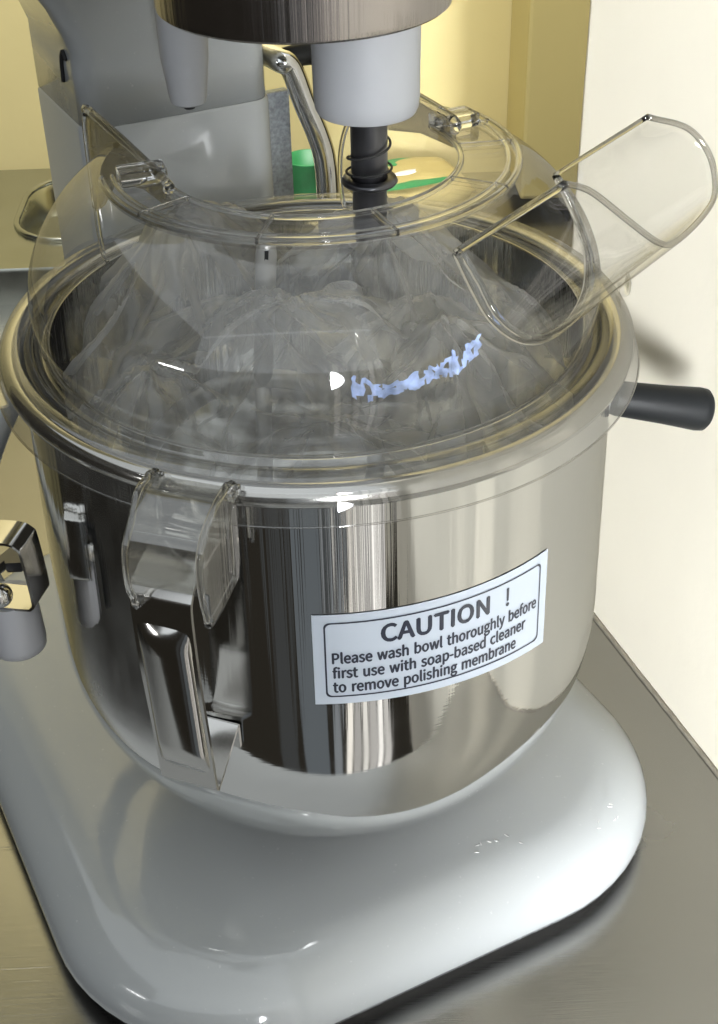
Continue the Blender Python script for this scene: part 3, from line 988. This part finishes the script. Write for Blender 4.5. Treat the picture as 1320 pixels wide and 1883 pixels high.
# second catch on the left side of the lid
AL = R_(-71)
EL = V(math.sin(AL), -math.cos(AL)); TL = V(math.cos(AL), math.sin(AL))
bm = bmesh.new()
strip(bm, smooth_path([EL * 0.131 + V(0, 0, ZC - 0.008), EL * 0.141 + V(0, 0, ZC - 0.009), EL * 0.148 + V(0, 0, ZC - 0.013), EL * 0.149 + V(0, 0, ZC - 0.030)], 5), TL * 0.010, 0.0012)
from_bm('side_catch', bm, 'clear_thick', lid, autosmooth=30)
bm = bmesh.new()
AR = R_(84)
EA = V(math.sin(AR), -math.cos(AR)); TA = V(math.cos(AR), math.sin(AR))
strip(bm, smooth_path([EA * 0.1308 + V(0, 0.03, ZC - 0.002), EA * 0.134 + V(0, 0.03, ZC - 0.0015), EA * 0.1345 + V(0, 0.03, ZC + 0.004)], 3), TA * 0.006, 0.001)
from_bm('side_catch', bm, 'clear', lid, autosmooth=30)

# ================================================================== things in the bowl
bag = thing('plastic_bag', 'crumpled clear plastic bag with a blue band lying inside the covered bowl', 'bag')


TENTS = {3.1: [(-0.052, 0.038, 0.052, 1.05), (0.028, 0.045, 0.046, 0.85), (-0.008, -0.012, 0.030, 0.75), (0.052, -0.030, 0.022, 0.8), (-0.062, -0.035, 0.012, 0.7), (0.010, -0.070, 0.004, 0.6)],
         8.4: [(-0.03, 0.02, 0.026, 0.7), (0.045, 0.01, 0.024, 0.8), (0.0, -0.05, 0.008, 0.6), (-0.07, -0.01, 0.012, 0.7)]}


def bag_z(x, y, seed, base, amp):
    """film hung over a few stiff points: tent-like peaks with pleats running down from each"""
    best = -1
    x, y = (x + 0.016 * noise.noise(Vector((x * 22, y * 22, seed + 9))) + 0.005 * noise.noise(Vector((x * 70, y * 70, seed + 2))),
            y + 0.016 * noise.noise(Vector((x * 22 + 7, y * 22, seed + 4))) + 0.005 * noise.noise(Vector((x * 70, y * 70 + 5, seed + 6))))
    for k, (px, py, h, sl) in enumerate(TENTS[seed]):
        dx, dy = x - px, y - py
        d = math.hypot(dx, dy)
        a = math.atan2(dy, dx)
        pl_ = abs(noise.noise(Vector((math.cos(a) * 1.6 + k * 7, math.sin(a) * 1.6, seed))))
        pf = abs(noise.noise(Vector((math.cos(a) * 3 + k * 3, math.sin(a) * 3, seed + d * 9))))
        z = h - sl * (math.sqrt(d * d + 0.00016)) * (0.75 + 0.9 * pl_) - min(d, 0.03) * 0.26 * pf
        best = max(best, z)
    best = max(best, -0.045 + 0.02 * noise.noise(Vector((x * 20, y * 20, seed))))
    return best + 0.0022 * noise.noise(Vector((x * 60, y * 60, seed))) + base


def bag_sheet(name, seed, base, amp, rad, cx, cy_, peak, nr=60, na=150):
    bm = bmesh.new()
    rows = []
    for i in range(nr + 1):
        row = []
        t = i / nr
        for k in range(na):
            a = 2 * math.pi * k / na
            r = rad * t * (1 + 0.07 * noise.noise(Vector((math.cos(a) * 2, math.sin(a) * 2, seed))))
            x, y = cx + r * math.cos(a), cy_ + r * math.sin(a)
            z = bag_z(x, y, seed, base, amp)
            for px, py, ph, pw in peak:
                d2 = ((x - px) ** 2 + (y - py) ** 2) / pw ** 2
                z += ph * math.exp(-d2)
            z -= 0.012 * t ** 4
            R0 = math.hypot(x, y)
            lim = 0.112
            if R0 > lim:
                x *= lim / R0; y *= lim / R0; R0 = lim
            # keep below the dome
            zmax = 0.050 - 0.0 if R0 < 0.07 else 0.050 - (R0 - 0.07) * 0.9
            z = min(z, zmax)
            row.append(bm.verts.new((x, y, ZC + z)))
        rows.append(row)
    for i in range(nr):
        for k in range(na):
            f = (rows[i][k], rows[i][(k + 1) % na], rows[i + 1][(k + 1) % na], rows[i + 1][k])
            bm.faces.new(f)
    bmesh.ops.remove_doubles(bm, verts=bm.verts, dist=1e-6)
    return from_bm(name, bm, 'film', bag)


bag_sheet('film', 3.1, -0.004, 0, 0.108, 0.0, 0.0, [], 90, 220)
bag_sheet('film', 8.4, -0.018, 0, 0.106, 0.0, 0.0, [], 80, 200)
# broken pale blue band on the bag
bm = bmesh.new()
bp_ = smooth_path([V(0.012, -0.062, -0.006), V(0.022, -0.064, -0.007), V(0.032, -0.062, -0.006), V(0.042, -0.058, -0.004), V(0.050, -0.054, -0.003), V(0.057, -0.049, -0.001), V(0.064, -0.043, 0.001)], 10)
rows = []
for i, p in enumerate(bp_):
    t = i / (len(bp_) - 1)
    hgt = 0.0006 + 0.0030 * math.exp(-((t - 0.06) / 0.09) ** 2) + 0.0012 * math.exp(-((t - 0.42) / 0.12) ** 2) + 0.0034 * math.exp(-((t - 0.75) / 0.13) ** 2) + 0.0022 * math.exp(-((t - 0.97) / 0.05) ** 2) + 0.0010 * noise.noise(Vector((t * 25, 2.2, 0)))
    row = []
    for k in range(5):
        f = k / 4
        q = p + V(0.0015 * noise.noise(Vector((t * 30, f * 3, 1))), 0.003 * noise.noise(Vector((t * 26, f * 3, 5))) + 0.006 * f, (f - 0.5) * 2 * max(hgt, 0.0006))
        row.append(bm.verts.new(q + V(0, 0, ZC + 0.004)))
    rows.append(row)
for i in range(len(rows) - 1):
    for k in range(4):
        if noise.noise(Vector((i * 0.55, k * 0.6, 3.3))) > -0.22:
            bm.faces.new((rows[i][k], rows[i + 1][k], rows[i + 1][k + 1], rows[i][k + 1]))
from_bm('blue_band', bm, 'blue', bag)

beater = thing('mixing_beater', 'pale metal beater with slotted shaft standing inside the bag', 'beater')
bm = bmesh.new()
s0, s1 = V(-0.019, 0.0, ZC + 0.034), V(-0.026, 0.036, ZC - 0.05)
rod(bm, s1, s0, [(0, 0), (0, 0.0046), (0.9, 0.0044), (0.97, 0.0038), (1, 0.002), (1, 0)], 24)
from_bm('shaft', bm, 'alu', beater)
bm = bmesh.new()
box(bm, s0.lerp(s1, 0.1) + V(0.0002, -0.0043, 0.0008), V(0.0008, 0, 0), V(0, 0.0006, 0), (s0 - s1).normalized() * 0.004)
from_bm('slot', bm, 'rubber', beater, smooth=False)
bm = bmesh.new()
cc = V(-0.03, 0.05, ZC - 0.11)
tube(bm, smooth_path([s1, s1 + V(0.03, 0.004, -0.012), s1 + V(0.052, 0.008, -0.05), s1 + V(0.035, 0.014, -0.10), s1 + V(-0.005, 0.016, -0.115), s1 + V(-0.045, 0.014, -0.10), s1 + V(-0.06, 0.008, -0.05), s1 + V(-0.032, 0.004, -0.012)], 6, closed=True), 0.0045, 10, closed=True)
from_bm('blade_loop', bm, 'alu', beater)
bm = bmesh.new()
tube(bm, [s1, s1 + V(-0.005, 0.016, -0.115)], 0.004, 10)
from_bm('blade_spine', bm, 'alu', beater)

# ================================================================== background things
tray = thing('steel_tray', 'steel tray with sunken basin standing on the counter at far left', 'tray')
bm = bmesh.new()
TZ = 0.035
def rr2(x0, x1, y0, y1, r, z, n=6):
    return [V(x, y, z + ZK) for x, y in rrect(x0, x1, y0, y1, r, n)]
outer_ = rr2(-0.62, -0.12, 0.635, 0.885, 0.02, TZ)
loops = [rr2(-0.62, -0.12, 0.635, 0.885, 0.02, 0.0), rr2(-0.62, -0.12, 0.635, 0.885, 0.02, TZ - 0.004), rr2(-0.618, -0.122, 0.637, 0.883, 0.018, TZ),
         rr2(-0.285, -0.13, 0.695, 0.85, 0.05, TZ), rr2(-0.282, -0.133, 0.698, 0.847, 0.05, TZ - 0.004), rr2(-0.277, -0.138, 0.705, 0.84, 0.05, TZ - 0.028), rr2(-0.25, -0.16, 0.73, 0.81, 0.03, TZ - 0.031)]
vr = [[bm.verts.new(p) for p in lp] for lp in loops]
n = len(vr[0])
for j in range(len(vr) - 1):
    for i in range(n):
        bm.faces.new((vr[j][i], vr[j][(i + 1) % n], vr[j + 1][(i + 1) % n], vr[j + 1][i]))
bm.faces.new(vr[-1])
from_bm('tray_body', bm, 'tray', tray, autosmooth=40)
bm = bmesh.new()
tube(bm, rr2(-0.287, -0.128, 0.693, 0.852, 0.052, TZ + 0.0015), 0.003, 8, closed=True)
from_bm('basin_rim', bm, 'tray', tray)


def pouch(name, label, cat, c, ang, sx, sy, h, m):
    t = thing(name, label, cat)
    bm = bmesh.new()
    N_ = 16
    ca, sa = math.cos(ang), math.sin(ang)
    for side in (1, -1):
        g = []
        for i in range(N_ + 1):
            row = []
            for j in range(N_ + 1):
                u, v = -1 + 2 * i / N_, -1 + 2 * j / N_
                zz = h * (1 - u ** 4) ** 0.5 * (1 - v ** 4) ** 0.5 * (1 + 0.12 * noise.noise(Vector((u * 3, v * 3, sx * 50))))
                z = h * 1.0 + side * zz if side > 0 else h * 1.0 - zz
                x, y = u * sx, v * sy
                row.append(bm.verts.new((c[0] + x * ca - y * sa, c[1] + x * sa + y * ca, max(z, 0.0005) + ZK)))
            g.append(row)
        for i in range(N_):
            for j in range(N_):
                bm.faces.new((g[i][j], g[i + 1][j], g[i + 1][j + 1], g[i][j + 1]))
    bmesh.ops.remove_doubles(bm, verts=bm.verts, dist=1e-5)
    from_bm('pouch_body', bm, m, t)
    return t


pk = pouch('food_packet', 'yellow food packet with green and white print lying behind the bowl', 'packet', (0.100, 0.845), 0.3, 0.06, 0.045, 0.018, 'yellow_foil')
for nm, cx_, cy_, ax, ay, zz, m_ in (('green_print', 0.105, 0.818, 0.044, 0.017, 0.0345, 'green'), ('green_print', 0.088, 0.866, 0.030, 0.013, 0.0350, 'green'), ('white_print', 0.100, 0.835, 0.026, 0.006, 0.0365, 'label_white')):
    bm = bmesh.new()
    lathe(bm, [(0.0002, 0.0), (0.8, 0.0), (1.0, -0.0015)], 24)
    for v in bm.verts:
        v.co = V(cx_ + v.co.x * ax, cy_ + v.co.y * ay + v.co.x * ax * 0.35, zz + v.co.z - abs(v.co.x) ** 2 * 0.002 + ZK)
    from_bm(nm, bm, m_, pk)
cup = thing('green_cup', 'small green plastic cup standing behind the mixer column', 'cup')
bm = bmesh.new()
lathe(bm, [(0.0002, 0.0), (0.015, 0.0), (0.019, 0.003), (0.022, 0.012), (0.0235, 0.05), (0.0242, 0.0515), (0.0228, 0.0515), (0.0212, 0.012), (0.018, 0.006), (0.0002, 0.005)], 40, (-0.003, 0.845, ZK))
from_bm('cup_body', bm, 'green', cup)
bm = bmesh.new()
lathe(bm, [(0.0002, 0.030), (0.0222, 0.030)], 40, (-0.003, 0.845, ZK))
from_bm('cup_filling', bm, 'label_white', cup)
